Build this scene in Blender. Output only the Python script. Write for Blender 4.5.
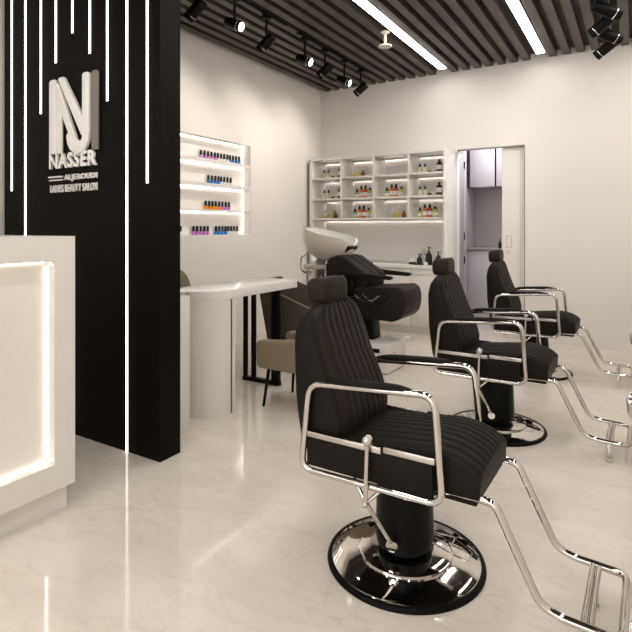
import bpy, bmesh, math, random
from mathutils import Vector, Matrix
random.seed(7)
PI = math.pi
S = bpy.context.scene
for o in list(bpy.data.objects): bpy.data.objects.remove(o)
COL = S.collection

# ------------------------------------------------------------------ camera
cd = bpy.data.cameras.new('camera'); cam = bpy.data.objects.new('camera', cd); COL.objects.link(cam)
cd.sensor_width = 36.0; cd.lens = 30.0; cd.shift_y = -0.1392; cd.clip_start = 0.02
cam.location = (0, 0, 1.2); cam.rotation_euler = (PI/2, 0, math.radians(31.28))
S.camera = cam
# ------------------------------------------------------------------ world, exposure
w = bpy.data.worlds.new('world'); S.world = w; w.use_nodes = True
w.node_tree.nodes['Background'].inputs[0].default_value = (1, .97, .94, 1)
w.node_tree.nodes['Background'].inputs[1].default_value = 2.4
S.view_settings.view_transform = 'Standard'; S.view_settings.look = 'None'
S.view_settings.gamma = 1; S.view_settings.use_curve_mapping = False
S.view_settings.exposure = 0.2
STRIP_E = 17        # linear ceiling lights
SPOT_W = 20.0        # track spotlights
LED_E = 10          # shelf / niche led strips
WALL_E = 3.2         # lines in the black wall

# ------------------------------------------------------------------ materials
def mat(name, col, rough=.5, metal=0, spec=.5, bump=None, emit=None, estr=0, coat=0, trans=0, ior=1.45, var=0, vscale=8):
    m = bpy.data.materials.new(name); m.use_nodes = True
    nt = m.node_tree; b = nt.nodes['Principled BSDF']
    b.inputs['Base Color'].default_value = (*col, 1); b.inputs['Roughness'].default_value = rough
    b.inputs['Metallic'].default_value = metal; b.inputs['Specular IOR Level'].default_value = spec
    b.inputs['IOR'].default_value = ior; b.inputs['Coat Weight'].default_value = coat
    b.inputs['Transmission Weight'].default_value = trans
    if emit: b.inputs['Emission Color'].default_value = (*emit, 1); b.inputs['Emission Strength'].default_value = estr
    tc = nt.nodes.new('ShaderNodeTexCoord')
    if var:
        n = nt.nodes.new('ShaderNodeTexNoise'); n.inputs['Scale'].default_value = vscale; n.inputs['Detail'].default_value = 4
        r = nt.nodes.new('ShaderNodeValToRGB')
        r.color_ramp.elements[0].position = .3; r.color_ramp.elements[1].position = .7
        r.color_ramp.elements[0].color = (*[c*(1-var) for c in col], 1); r.color_ramp.elements[1].color = (*[min(1, c*(1+var)) for c in col], 1)
        nt.links.new(tc.outputs['Object'], n.inputs['Vector']); nt.links.new(n.outputs['Fac'], r.inputs['Fac'])
        nt.links.new(r.outputs['Color'], b.inputs['Base Color'])
    if bump:
        n = nt.nodes.new('ShaderNodeTexNoise'); n.inputs['Scale'].default_value = bump[0]; n.inputs['Detail'].default_value = 3
        bp = nt.nodes.new('ShaderNodeBump'); bp.inputs['Strength'].default_value = bump[1]; bp.inputs['Distance'].default_value = bump[2]
        nt.links.new(tc.outputs['Object'], n.inputs['Vector']); nt.links.new(n.outputs['Fac'], bp.inputs['Height'])
        nt.links.new(bp.outputs['Normal'], b.inputs['Normal'])
    return m
def marble():
    m = bpy.data.materials.new('cream_marble'); m.use_nodes = True; nt = m.node_tree; b = nt.nodes['Principled BSDF']; L = nt.links.new
    b.inputs['Roughness'].default_value = .07; b.inputs['Specular IOR Level'].default_value = .5
    tc = nt.nodes.new('ShaderNodeTexCoord')
    mp = nt.nodes.new('ShaderNodeMapping'); mp.inputs['Rotation'].default_value = (0, 0, .5); mp.inputs['Scale'].default_value = (1, 2.3, 1)
    L(tc.outputs['Object'], mp.inputs['Vector'])
    def noise(scale, det, dist, vec):
        n = nt.nodes.new('ShaderNodeTexNoise'); n.inputs['Scale'].default_value = scale; n.inputs['Detail'].default_value = det
        n.inputs['Distortion'].default_value = dist; L(vec, n.inputs['Vector']); return n.outputs['Fac']
    def ramp(fac, stops):
        r = nt.nodes.new('ShaderNodeValToRGB'); e = r.color_ramp.elements
        while len(e) < len(stops): e.new(.5)
        for q, (p, c) in zip(e, stops): q.position = p; q.color = (c, c, c, 1)
        L(fac, r.inputs['Fac']); return r.outputs['Color']
    def mix(f, a, c2):
        x = nt.nodes.new('ShaderNodeMix'); x.data_type = 'RGBA'; L(f, x.inputs['Factor'])
        if isinstance(a, tuple): x.inputs['A'].default_value = a
        else: L(a, x.inputs['A'])
        x.inputs['B'].default_value = c2; return x.outputs['Result']
    cloud = ramp(noise(1.6, 5, .6, mp.outputs['Vector']), [(.35, 0), (.7, 1)])
    v1 = ramp(noise(3.0, 12, .4, mp.outputs['Vector']), [(0, 0), (.47, 0), (.5, 1), (.52, 0), (1, 0)])
    v2 = ramp(noise(7, 12, .6, mp.outputs['Vector']), [(0, 0), (.47, 0), (.5, .6), (.53, 0), (1, 0)])
    msk = ramp(noise(2.2, 3, 0, tc.outputs['Object']), [(.42, 0), (.62, 1)])
    mm = nt.nodes.new('ShaderNodeMath'); mm.operation = 'MULTIPLY'; L(v2, mm.inputs[0]); L(msk, mm.inputs[1])
    m3 = nt.nodes.new('ShaderNodeMath'); m3.operation = 'MULTIPLY'; L(v1, m3.inputs[0]); m3.inputs[1].default_value = .15
    m4 = nt.nodes.new('ShaderNodeMath'); m4.operation = 'MULTIPLY'; L(mm.outputs[0], m4.inputs[0]); m4.inputs[1].default_value = .5
    c = mix(cloud, (.73, .67, .595, 1), (.65, .59, .515, 1))
    c = mix(m3.outputs[0], c, (.42, .34, .25, 1)); c = mix(m4.outputs[0], c, (.46, .38, .29, 1))
    L(c, b.inputs['Base Color'])
    return m
M = dict(
 wall=mat('wall_paint', (.80, .762, .72), .6, bump=(180, .05, .002)),
 white=mat('white_lacquer', (.74, .71, .67), .25, var=.01),
 whitegloss=mat('white_gloss_laminate', (.78, .75, .72), .12),
 panel=mat('backlit_white_panel', (.8, .76, .7), .4),
 black=mat('black_wall_laminate', (.0040, .0028, .0018), .5, spec=.10),
 slat=mat('dark_brown_slat', (.062, .050, .040), .5, var=.25, vscale=3),
 back=mat('dark_ceiling_board', (.028, .023, .019), .7),
 void=mat('black_ceiling_void', (.006, .006, .006), .9),
 floor=marble(),
 chrome=mat('polished_chrome', (.62, .59, .555), .05, 1),
 steel=mat('brushed_steel', (.62, .59, .55), .25, 1),
 leather=mat('black_leather', (.0085, .0066, .0045), .5, spec=.15, bump=(320, .12, .001)),
 leather2=mat('dark_brown_leather', (.0165, .0115, .0075), .48, spec=.2, bump=(320, .12, .001)),
 stitch=mat('dark_stitching', (.003, .003, .003), .8),
 rubber=mat('black_rubber', (.002, .002, .002), .5, spec=.12),
 satin=mat('satin_black_metal', (.003, .0026, .0022), .4, spec=.16),
 led=mat('led_strip', (1, 1, 1), emit=(1, .955, .90), estr=LED_E),
 led_desk=mat('desk_led_strip', (1, 1, 1), emit=(1, .955, .90), estr=7),
 line=mat('wall_light_line', (1, 1, 1), emit=(1, .97, .93), estr=WALL_E),
 lin=mat('ceiling_light_diffuser', (1, 1, 1), emit=(1, .965, .93), estr=STRIP_E),
 lens=mat('spotlight_lens', (1, 1, 1), emit=(1, .95, .88), estr=12),
 logo=mat('white_acrylic_letters', (.88, .85, .81), .3, emit=None),
 logogrey=mat('grey_acrylic_letters', (.2, .18, .16), .35),
 khaki=mat('khaki_upholstery', (.20, .16, .108), .7, bump=(400, .15, .001)),
 taupe=mat('dark_taupe_upholstery', (.075, .058, .042), .6, bump=(400, .15, .001)),
 piping=mat('beige_piping', (.36, .29, .21), .6),
 ceramic=mat('white_ceramic', (.76, .74, .70), .08, coat=.4),
 cream=mat('cream_ceramic_shell', (.62, .56, .48), .18, coat=.3),
 pantry=mat('lilac_grey_laminate', (.56, .53, .55), .3),
 pantry2=mat('grey_splashback', (.42, .39, .38), .35),
 grey=mat('grey_metal_trim', (.32, .30, .28), .4),
 red=mat('red_pipe_paint', (.35, .01, .01), .4),
 glass=mat('clear_glass', (.95, .95, .93), .03, trans=.9),
 c_black=mat('black_cap', (.006, .006, .006), .3), c_pink=mat('violet_pink_lacquer', (.62, .24, .62), .2),
 c_blue=mat('sky_blue_lacquer', (.06, .28, .66), .2), c_orange=mat('orange_lacquer', (.9, .34, .03), .2),
 c_white=mat('white_lacquer_polish', (.85, .84, .82), .2), c_lime=mat('lime_label', (.5, .66, .12), .4),
 c_amber=mat('amber_plastic', (.75, .33, .06), .25), c_rose=mat('rose_plastic', (.72, .1, .14), .25),
 c_brown=mat('brown_glass', (.28, .08, .02), .12), c_cream=mat('cream_label', (.72, .68, .52), .5),
 c_yellow=mat('yellow_liquid', (.75, .62, .16), .15), c_paper=mat('white_label', (.85, .83, .8), .5),
)

# ------------------------------------------------------------------ mesh helpers
class MB:
    def __init__(s): s.bm = bmesh.new()
    def _merge(s, b2, mi=0):
        for f in b2.faces: f.material_index = mi
        me = bpy.data.meshes.new('tmp'); b2.to_mesh(me); s.bm.from_mesh(me); bpy.data.meshes.remove(me); b2.free(); return s
    def box(s, x0, x1, y0, y1, z0, z1, bev=0, seg=2, mi=0, mtx=None):
        b = bmesh.new(); bmesh.ops.create_cube(b, size=1)
        for v in b.verts: v.co = Vector(((x0+x1)/2+v.co.x*(x1-x0), (y0+y1)/2+v.co.y*(y1-y0), (z0+z1)/2+v.co.z*(z1-z0)))
        if bev: bmesh.ops.bevel(b, geom=b.edges[:], offset=bev, segments=seg, profile=.5, affect='EDGES', clamp_overlap=True)
        if mtx: bmesh.ops.transform(b, matrix=mtx, verts=b.verts[:])
        return s._merge(b, mi)
    def prism(s, poly, a0, a1, axis='y', bev=0, seg=3, mi=0):
        """poly: 2-D outline; axis y -> (x,z), x -> (y,z), z -> (x,y)"""
        def P(u, v, a): return {'y': (u, a, v), 'x': (a, u, v), 'z': (u, v, a)}[axis]
        b = bmesh.new(); A = [b.verts.new(P(u, v, a0)) for u, v in poly]; B = [b.verts.new(P(u, v, a1)) for u, v in poly]
        b.faces.new(A); b.faces.new(B[::-1]); n = len(poly)
        for i in range(n): b.faces.new((A[i], B[i], B[(i+1) % n], A[(i+1) % n]))
        bmesh.ops.recalc_face_normals(b, faces=b.faces[:])
        if bev: bmesh.ops.bevel(b, geom=b.edges[:], offset=bev, segments=seg, profile=.5, affect='EDGES', clamp_overlap=True)
        return s._merge(b, mi)
    def tube(s, pts, r, fil=0, n=12, closed=False, cap=True, mi=0, fseg=6):
        pts = [Vector(p) for p in pts]; P = []
        m = len(pts)
        for i, p in enumerate(pts):
            if (not closed and i in (0, m-1)) or not fil: P.append(p); continue
            a = pts[i-1]; c = pts[(i+1) % m]; d1 = (a-p); d2 = (c-p)
            f = min(fil, d1.length*.49, d2.length*.49); q1 = p+d1.normalized()*f; q2 = p+d2.normalized()*f
            for k in range(fseg+1):
                t = k/fseg; P.append((1-t)**2*q1+2*t*(1-t)*p+t*t*q2)
        Q = [P[0]]
        for p in P[1:]:
            if (p-Q[-1]).length > 1e-5: Q.append(p)
        P = Q; m = len(P); b = bmesh.new(); rings = []; up = None
        for i, p in enumerate(P):
            if closed: t = (P[(i+1) % m]-P[i-1])
            else: t = (P[min(i+1, m-1)]-P[max(i-1, 0)])
            t.normalize()
            if up is None:
                up = Vector((0, 0, 1)) if abs(t.z) < .9 else Vector((1, 0, 0))
            u = (up-t*up.dot(t)).normalized(); up = u; v = t.cross(u)
            rr = r[i] if isinstance(r, (list, tuple)) else r
            rings.append([b.verts.new(p+(u*math.cos(2*PI*k/n)+v*math.sin(2*PI*k/n))*rr) for k in range(n)])
        for i in range(m if closed else m-1):
            A = rings[i]; B = rings[(i+1) % m]
            for k in range(n): b.faces.new((A[k], A[(k+1) % n], B[(k+1) % n], B[k]))
        if cap and not closed: b.faces.new(rings[0][::-1]); b.faces.new(rings[-1])
        bmesh.ops.recalc_face_normals(b, faces=b.faces[:])
        return s._merge(b, mi)
    def lathe(s, prof, c=(0, 0, 0), n=32, mi=0, mtx=None):
        b = bmesh.new(); rings = []
        for r, z in prof:
            if r < 1e-6: rings.append([b.verts.new((0, 0, z))])
            else: rings.append([b.verts.new((r*math.cos(2*PI*k/n), r*math.sin(2*PI*k/n), z)) for k in range(n)])
        for A, B in zip(rings, rings[1:]):
            for k in range(n):
                k2 = (k+1) % n
                if len(A) == 1 and len(B) == 1: continue
                if len(A) == 1: b.faces.new((A[0], B[k2], B[k]))
                elif len(B) == 1: b.faces.new((A[k], A[k2], B[0]))
                else: b.faces.new((A[k], A[k2], B[k2], B[k]))
        bmesh.ops.recalc_face_normals(b, faces=b.faces[:])
        if mtx: bmesh.ops.transform(b, matrix=mtx, verts=b.verts[:])
        bmesh.ops.translate(b, vec=c, verts=b.verts[:])
        return s._merge(b, mi)
    def ball(s, c, r, n=16, sc=(1, 1, 1), mi=0):
        b = bmesh.new(); bmesh.ops.create_uvsphere(b, u_segments=n, v_segments=n//2+2, radius=r)
        for v in b.verts: v.co = Vector((v.co.x*sc[0], v.co.y*sc[1], v.co.z*sc[2]))+Vector(c)
        return s._merge(b, mi)
    def grid(s, rows, closed=False, mi=0, capends=False):
        b = bmesh.new(); R = [[b.verts.new(p) for p in r] for r in rows]
        for A, B in zip(R, R[1:]):
            n = len(A)
            for k in range(n if closed else n-1): b.faces.new((A[k], A[(k+1) % n], B[(k+1) % n], B[k]))
        if capends: b.faces.new(R[0][::-1]); b.faces.new(R[-1])
        bmesh.ops.recalc_face_normals(b, faces=b.faces[:])
        return s._merge(b, mi)
    def build(s, name, m, parent=None, loc=None, sharp=40):
        me = bpy.data.meshes.new(name); s.bm.to_mesh(me); s.bm.free()
        for mm in (m if isinstance(m, (list, tuple)) else [m]): me.materials.append(M[mm])
        for p in me.polygons: p.use_smooth = True
        me.set_sharp_from_angle(angle=math.radians(sharp))
        o = bpy.data.objects.new(name, me); COL.objects.link(o)
        if parent: o.parent = parent
        if loc: o.location = loc
        return o
def tag(o, label, cat, group=None):
    o['label'] = label; o['category'] = cat
    if group: o['group'] = group
    return o
def thing(name, label, cat, loc=(0, 0, 0), rz=0, group=None):
    e = bpy.data.objects.new(name, None); COL.objects.link(e); e.empty_display_size = .1
    e.location = loc; e.rotation_euler = (0, 0, rz); return tag(e, label, cat, group)
def struct(o): o['kind'] = 'structure'; return o
def kids(o): return [c for c in bpy.data.objects if c.parent == o]
def dup(o, parent=None, loc=None, rz=None, label=None):
    c = o.copy(); COL.objects.link(c)
    if parent: c.parent = parent
    if loc is not None: c.location = loc
    if rz is not None: c.rotation_euler = (0, 0, rz)
    if label: c['label'] = label
    for k in kids(o): dup(k, c)
    return c

LX, BY, CZ = -3.569, 5.994, 2.99
# ================================================================== structure
struct(MB().box(-4.2, 1.6, -3.2, 8.3, -.1, 0).build('floor', 'floor'))
# left wall with the niche opening (Y 2.75..4.506, z 1.131..2.089)
NY0, NY1, NZ0, NZ1, ND = 2.75, 4.506, 1.131, 2.089, .11
wl = MB()
wl.box(LX-.16, LX, -3, NY0, 0, 3.4).box(LX-.16, LX, NY1, BY+.16, 0, 3.4)
wl.box(LX-.16, LX, NY0, NY1, 0, NZ0).box(LX-.16, LX, NY0, NY1, NZ1, 3.4).box(LX-.16, LX-ND, NY0, NY1, NZ0, NZ1)
struct(wl.build('wall_left', 'wall'))
# back wall with the doorway (X -1.745..-1.021)
DX0, DX1, DZ = -1.75, -1.021, 2.091
wb = MB()
wb.box(LX, DX0, BY, BY+.09, 0, 3.4).box(DX1, 1.0, BY, BY+.09, 0, 3.4).box(DX0, DX1, BY, BY+.09, DZ, 3.4)
struct(wb.build('wall_back', 'wall'))
struct(MB().box(.85, 1.0, -3, BY, 0, 3.4).build('wall_right', 'wall'))
wf = MB(); wf.box(-3.73, -3.3, -3.16, -3, 0, 3.4).box(.6, 1.0, -3.16, -3, 0, 3.4).box(-3.3, .6, -3.16, -3, 2.7, 3.4).box(-3.3, .6, -3.16, -3, 0, .15)  # opening left in the unseen wall so world light fills the room
struct(wf.build('wall_front', 'wall'))
wn = MB()
for xx in (-3.3, -2.02, -.74, .54): wn.box(xx, xx+.06, -3.10, -3.04, .15, 2.7)
wn.box(-3.3, .6, -3.10, -3.04, .15, .21).box(-3.3, .6, -3.10, -3.04, 2.64, 2.7)
struct(wn.build('added_window_1', 'satin'))  # unseen shop-window frame added around the light opening behind the camera
# slatted ceiling
ce = MB(); ce.box(-3.73, 1.0, -3.16, BY+.16, 3.4, 3.5, mi=1)
x = -3.574+.129*.2; k = 0
cxs = [-2.026+.129*i for i in range(-12, 22)]
LIGHTS = [-1.846, -.828, .19, -2.9]
for c in cxs:
    if any(abs(c-l) < .066 for l in LIGHTS[:3]): continue
    if c-.036 < LX or c > .84: continue
    ce.box(c-.036, c+.036, -2.98, BY-.012, CZ, CZ+.062)
ce.box(LX, .85, -2.98, BY-.012, CZ+.062, CZ+.08, mi=2)
struct(ce.build('ceiling', ['slat', 'void', 'back']))
# doorway trim
tr = MB(); tr.box(DX1-.006, DX1+.004, BY-.004, BY+.035, 0, DZ).box(DX0, DX1+.004, BY-.006, BY+.06, DZ-.006, DZ+.006)
struct(tr.build('trim_1', 'grey'))
# pantry room shell behind the doorway
pr = MB(); pr.box(-2.35, -2.25, BY+.09, 8.0, 0, 2.6).box(-.55, -.45, BY+.09, 8.0, 0, 2.6).box(-2.35, -.45, 7.9, 8.0, 0, 2.6).box(-2.35, -.45, BY+.09, 8.0, 2.6, 2.7)
struct(pr.build('wall_pantry', 'pantry'))

# ================================================================== ceiling fittings
for i, (lx, lab) in enumerate(((-1.846, 'long white linear ceiling light nearer the middle of the salon, left of the other'),
                               (-.828, 'long white linear ceiling light, the right one in view'))):
    y1 = 5.76
    t = thing('linear_ceiling_light', lab, 'ceiling light', (lx, 1.5, CZ-.012), group=None)
    MB().box(-.044, .044, -4.3, y1-1.5+.004, .004, .06).build('housing', 'grey', t)
    MB().box(-.0385, .0385, -4.3, y1-1.5, -.002, .004).build('diffuser', 'lin', t)
t = thing('linear_ceiling_light', 'long white linear ceiling light out of view on the right', 'ceiling light', (.19, 1.5, CZ-.012))
MB().box(-.044, .044, -4.3, 4.2, .004, .06).build('housing', 'grey', t); MB().box(-.0385, .0385, -4.3, 4.2, -.002, .004).build('diffuser', 'lin', t)

t = thing('linear_ceiling_light', 'added unseen linear fill light over the reception desk, above the frame', 'ceiling light', (-2.9, 1.5, CZ-.012))  # unseen lamp added to brighten the left wall beside the desk
MB().box(-.044, .044, -4.3, -1.3, .004, .06).build('housing', 'grey', t); MB().box(-.0385, .0385, -4.3, -1.3, -.002, .004).build('diffuser', 'lin', t)
tag(MB().tube([(-1.703, -2.5, CZ+.048), (-1.703, 5.35, CZ+.048)], .010).build('red_pipe', 'red'), 'thin red pipe running above the ceiling slats beside the left linear light', 'pipe')

sp = thing('sprinkler', 'cream smoke sprinkler hanging under the ceiling slats beside the left linear light', 'sprinkler', (-1.959, 4.438, CZ))
MB().lathe([(0, 0), (.042, 0), (.042, -.008), (.02, -.02), (.0, -.02)]).build('ceiling_plate', 'cream', sp)
MB().lathe([(.013, -.018), (.013, -.11), (.016, -.115), (0, -.115)]).build('stem', 'cream', sp)
MB().lathe([(0, -.112), (.02, -.114), (.06, -.125), (.062, -.135), (.045, -.142), (.02, -.15), (0, -.15)]).build('deflector', 'cream', sp)

# ---------------- track spotlights
def track(loc, ln, label):
    tag(MB().box(-.018, .018, -ln/2, ln/2, -.018, 0, bev=.002).build('light_track', 'satin', loc=loc), label, 'light track')
def spot(x, y, zt, zc, d, label, lit=True, watt=SPOT_W, size=.16, rad=.043):
    t = thing('track_spotlight', label, 'spotlight', (x, y, zt), group='black track spotlights')
    MB().box(-.022, .022, -.035, .035, -.045, -.0185, bev=.004).build('adapter', 'satin', t)
    MB().tube([(0, 0, -.04), (0, 0, zc-zt)], .010).build('stem', 'satin', t)
    d = Vector(d).normalized(); rot = d.to_track_quat('Z', 'Y').to_matrix().to_4x4()
    c = Vector((0, 0, zc-zt-.02)); o = c
    h = size/2
    MB().lathe([(0, -h), (rad*.9, -h), (rad, -h+.006), (rad, h*.55), (rad*1.0, h), (rad*.9, h), (rad*.84, h-.012), (0, h-.012)], c, 24, mtx=rot).build('lamp_head', 'satin', t)
    MB().lathe([(rad+.0005, h*.56), (rad+.0015, h*.57), (rad+.0015, h*.62), (rad+.0005, h*.63)], c, 24, mtx=rot).build('ring', 'steel', t)
    MB().lathe([(0, h-.011), (rad*.8, h-.011)], c, 24, mtx=rot).build('lens', 'lens' , t)
    ld = bpy.data.lights.new('spot_beam', 'SPOT'); ld.energy = watt; ld.spot_size = math.radians(95); ld.spot_blend = 1
    ld.color = (1, .93, .84); ld.shadow_soft_size = .03
    lo = bpy.data.objects.new('spot_beam', ld); COL.objects.link(lo); lo.parent = t
    lo.location = c+d*(h+.005); lo.rotation_euler = d.to_track_quat('-Z', 'Y').to_euler()
ZT = CZ
track((-2.64, 2.95, ZT), 1.75, 'black ceiling track of the spotlights nearer the black wall, left')
track((-2.64, 4.75, ZT), 1.45, 'black ceiling track of the spotlights near the corner of the back wall')
dl = (-.80, -.12, -.62); dr = (.92, .03, -.42)
spot(-2.64, 2.72, ZT, 2.75, dl, 'black track spotlight just right of the black wall, leftmost in view')
spot(-2.64, 3.138, ZT, 2.785, dr, 'black track spotlight with glowing lens, nearest the black wall')
spot(-2.64, 3.545, ZT, 2.765, dl, 'black track spotlight turned to the left wall, third from the black wall')
spot(-2.64, 4.143, ZT, 2.785, dr, 'black track spotlight with glowing lens, middle of the three glowing ones')
spot(-2.64, 4.512, ZT, 2.78, dl, 'black track spotlight turned to the left wall, fourth row back beside a glowing one')
spot(-2.64, 4.921, ZT, 2.775, dr, 'black track spotlight with glowing lens, nearest the back wall')
spot(-2.64, 5.308, ZT, 2.775, dl, 'black track spotlight turned to the left wall, farthest and closest to the corner')
track((-.2, 4.5, ZT), 1.7, 'black ceiling track holding the spotlights at the right edge')
spot(-.215, 5.118, ZT, 2.755, (-.82, .25, -.52), 'black track spotlight at right, lowest and nearest the back wall', size=.2)
spot(-.185, 4.80, ZT, 2.755, (.80, .35, -.40), 'black track spotlight at right, turned right, second from the back wall', size=.2)
spot(-.215, 4.518, ZT, 2.755, (-.82, .25, -.52), 'black track spotlight at right, turned left, third from the back wall', size=.2)
spot(-.175, 4.236, ZT, 2.755, (.80, .35, -.40), 'black track spotlight at right, uppermost in the photo and cut by the top edge', size=.2)

# ================================================================== black feature wall with light lines and logo
BW0, BW1, BWX = 1.889, 2.029, -2.081
bl = thing('black_partition', 'black partition wall with vertical white light lines and the salon logo', 'partition', (-2.8, 1.96, 0))
lines = [(-3.447, 1.439), (-3.293, .9), (-3.125, 1.901), (-2.971, 2.189), (-2.810, 2.338), (-2.649, 2.19), (-2.496, 1.902), (-2.334, .002), (-2.175, 1.434)]
MB().box(-3.535+2.8, BWX+2.8, -.071, .069, 0, 2.98).build('panel', 'black', bl)
for lx, z0 in lines:
    MB().box(lx-.0075+2.8, lx+.0075+2.8, -.0735, -.0705, z0, 2.97).build('light_line', 'line', bl)
# logo monogram
lg = thing('logo_sign', 'raised white NJ monogram sign with NASSER lettering on the black wall', 'sign', (-2.78, BW0-.002, 1.4))
def LZ(x, z): return (x*1.0158+2.78, 1.2+(z-1.2)*1.0158-1.4)
Y1, Y0 = -.001, -.022
n_ = MB()
n_.prism([LZ(*p) for p in ((-2.958, 1.632), (-2.958, 2.055), (-2.945, 2.068), (-2.905, 2.068), (-2.893, 2.055), (-2.893, 1.632))], Y0, Y1, bev=.003)
n_.prism([LZ(*p) for p in ((-2.892, 1.632), (-2.892, 1.99), (-2.848, 1.91), (-2.848, 1.632))], Y0+.008, Y1, bev=.002)
n_.prism([LZ(*p) for p in ((-2.893, 2.03), (-2.893, 1.95), (-2.725, 1.655), (-2.665, 1.655), (-2.665, 1.69), (-2.70, 1.70), (-2.862, 2.03), (-2.88, 2.045))], Y0, Y1, bev=.003)
n_.prism([LZ(*p) for p in ((-2.872, 2.062), (-2.86, 2.072), (-2.822, 2.072), (-2.808, 2.055), (-2.643, 1.82), (-2.643, 1.72), (-2.655, 1.72))], Y0, Y1, bev=.003)
n_.build('letter_n', 'logo', lg)
jp = [(-2.585, 2.052), (-2.597, 2.066), (-2.63, 2.066), (-2.642, 2.052), (-2.642, 1.72)]
for k in range(1, 9):
    a = -PI*k/8; jp.append((-2.686+.044*math.cos(a), 1.72+.044*math.sin(a)))
jp += [(-2.73, 1.735), (-2.742, 1.742), (-2.775, 1.742), (-2.786, 1.73)]
for k in range(9):
    a = PI+PI*k/8; jp.append((-2.686+.1*math.cos(a), 1.72+.1*math.sin(a)))
MB().prism([LZ(*p) for p in jp], Y0-.004, Y1, bev=.003).build('letter_j', 'logo', lg)
MB().prism([LZ(*p) for p in ((-2.572, 1.632), (-2.572, 2.06), (-2.56, 2.07), (-2.532, 2.07), (-2.52, 2.06), (-2.52, 1.632))], Y0+.006, Y1, bev=.003).build('grey_stem', 'logogrey', lg)
def text(s, name, x0, x1, z0, z1, parent, m, depth=.02, off=.02, origin=(2.78, 1.4)):
    cu = bpy.data.curves.new(name, 'FONT'); cu.body = s; cu.size = 1; cu.offset = off; cu.extrude = .5; cu.resolution_u = 3; cu.space_character = 1.12
    ob = bpy.data.objects.new(name, cu); COL.objects.link(ob)
    dg = bpy.context.evaluated_depsgraph_get(); me = bpy.data.meshes.new_from_object(ob.evaluated_get(dg)); bpy.data.objects.remove(ob)
    xs = [v.co.x for v in me.vertices]; ys = [v.co.y for v in me.vertices]
    for v in me.vertices:
        u = (v.co.x-min(xs))/(max(xs)-min(xs)); q = (v.co.y-min(ys))/(max(ys)-min(ys))
        v.co = Vector((x0+(x1-x0)*u+origin[0], -.001-depth*(v.co.z+.5), z0+(z1-z0)*q-origin[1])) if True else 0
    me.materials.clear(); me.materials.append(M[m])
    o = bpy.data.objects.new(name, me); COL.objects.link(o); o.parent = parent; return o
text('NASSER', 'lettering', -3.015, -2.575, 1.552, 1.642, lg, 'logo', .014, .034)
text('ALJEROUDI', 'lettering', -2.875, -2.575, 1.472, 1.513, lg, 'logo', .010, .015)
MB().box(-3.03+2.78, -2.895+2.78, -.012, -.001, 1.500-1.4, 1.509-1.4).box(-3.03+2.78, -2.895+2.78, -.007, -.001, 1.482-1.4, 1.489-1.4).build('dash_bar', 'logo', lg)
text('LADIES BEAUTY SALON', 'lettering', -3.015, -2.575, 1.412, 1.456, lg, 'logo', .008, .008)

# ================================================================== reception desk
DXF, DY1, DY0 = -2.05, 1.39, -.9
rd = thing('reception_desk', 'white reception desk with a recessed backlit front panel', 'reception desk', (-2.4, .25, 0))
def R(x, y): return x+2.4, y-.25
x0, y0 = R(-2.75, DY0); x1, y1 = R(DXF, DY1)
iy0, iy1, iz0, iz1, idp = -.55, 1.297, .222, 1.062, .06
f = MB(); a0 = iy0-.25; a1 = iy1-.25
f.box(x0, x1-idp, y0, y1, .115, 1.166, bev=.001)
f.box(x1-idp, x1, y0, a0, .115, 1.166).box(x1-idp, x1, a1, y1, .115, 1.166)
f.box(x1-idp, x1, a0, a1, .115, iz0).box(x1-idp, x1, a0, a1, iz1, 1.166)
f.prism([(a1+.001, iz1+.001), (a1-.02, iz1+.001), (a1-.012, iz1-.004), (a1-.005, iz1-.011), (a1+.001, iz1-.02)], x1-idp, x1-.0005, 'x')
f.build('body', 'white', rd)
MB().box(x0+.03, x1-.055, y0+.03, y1-.002, 0, .115).build('plinth', 'whitegloss', rd)
MB().box(x1-idp+.0005, x1-idp+.004, a0+.002, a1-.002, iz0+.002, iz1-.002).build('backlit_panel', 'panel', rd)
MB().box(x1-.0, x1+.001, 1.243-.25-.002, 1.243-.25+.002, iz1, 1.166).build('panel_seam', 'panel', rd)
le = MB(); q = x1-idp+.006
le.box(q, q+.004, a1-.004, a1-.001, iz0+.02, iz1-.025).box(q, q+.004, a0+.01, a1-.01, iz1-.004, iz1-.001).box(q, q+.004, a0+.01, a1-.01, iz0+.001, iz0+.004)
le.build('led_strip', 'led_desk', rd)

# ================================================================== wall niche shelves
ns = thing('niche_shelf', 'lit wall niche with three shelves of nail polish in the left wall', 'shelf', (LX, 3.6, NZ0))
for z0, z1 in ((1.362, 1.384), (1.604, 1.641), (1.842, 1.879)):
    MB().box(-ND+.001, -.002, NY0-3.6+.001, NY1-3.6-.001, z0-NZ0, z1-NZ0).build('shelf_board', 'whitegloss', ns)
for z1 in (1.362, 1.604, 1.842, NZ1):
    MB().box(-ND+.006, -ND+.012, NY0-3.55, NY1-3.62, z1-NZ0-.004, z1-NZ0-.001).build('led_strip', 'led', ns)
MB().box(-ND+.004, -ND+.009, NY1-3.6-.004, NY1-3.6-.001, .01, NZ1-NZ0-.01).build('led_strip', 'led', ns)
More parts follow.
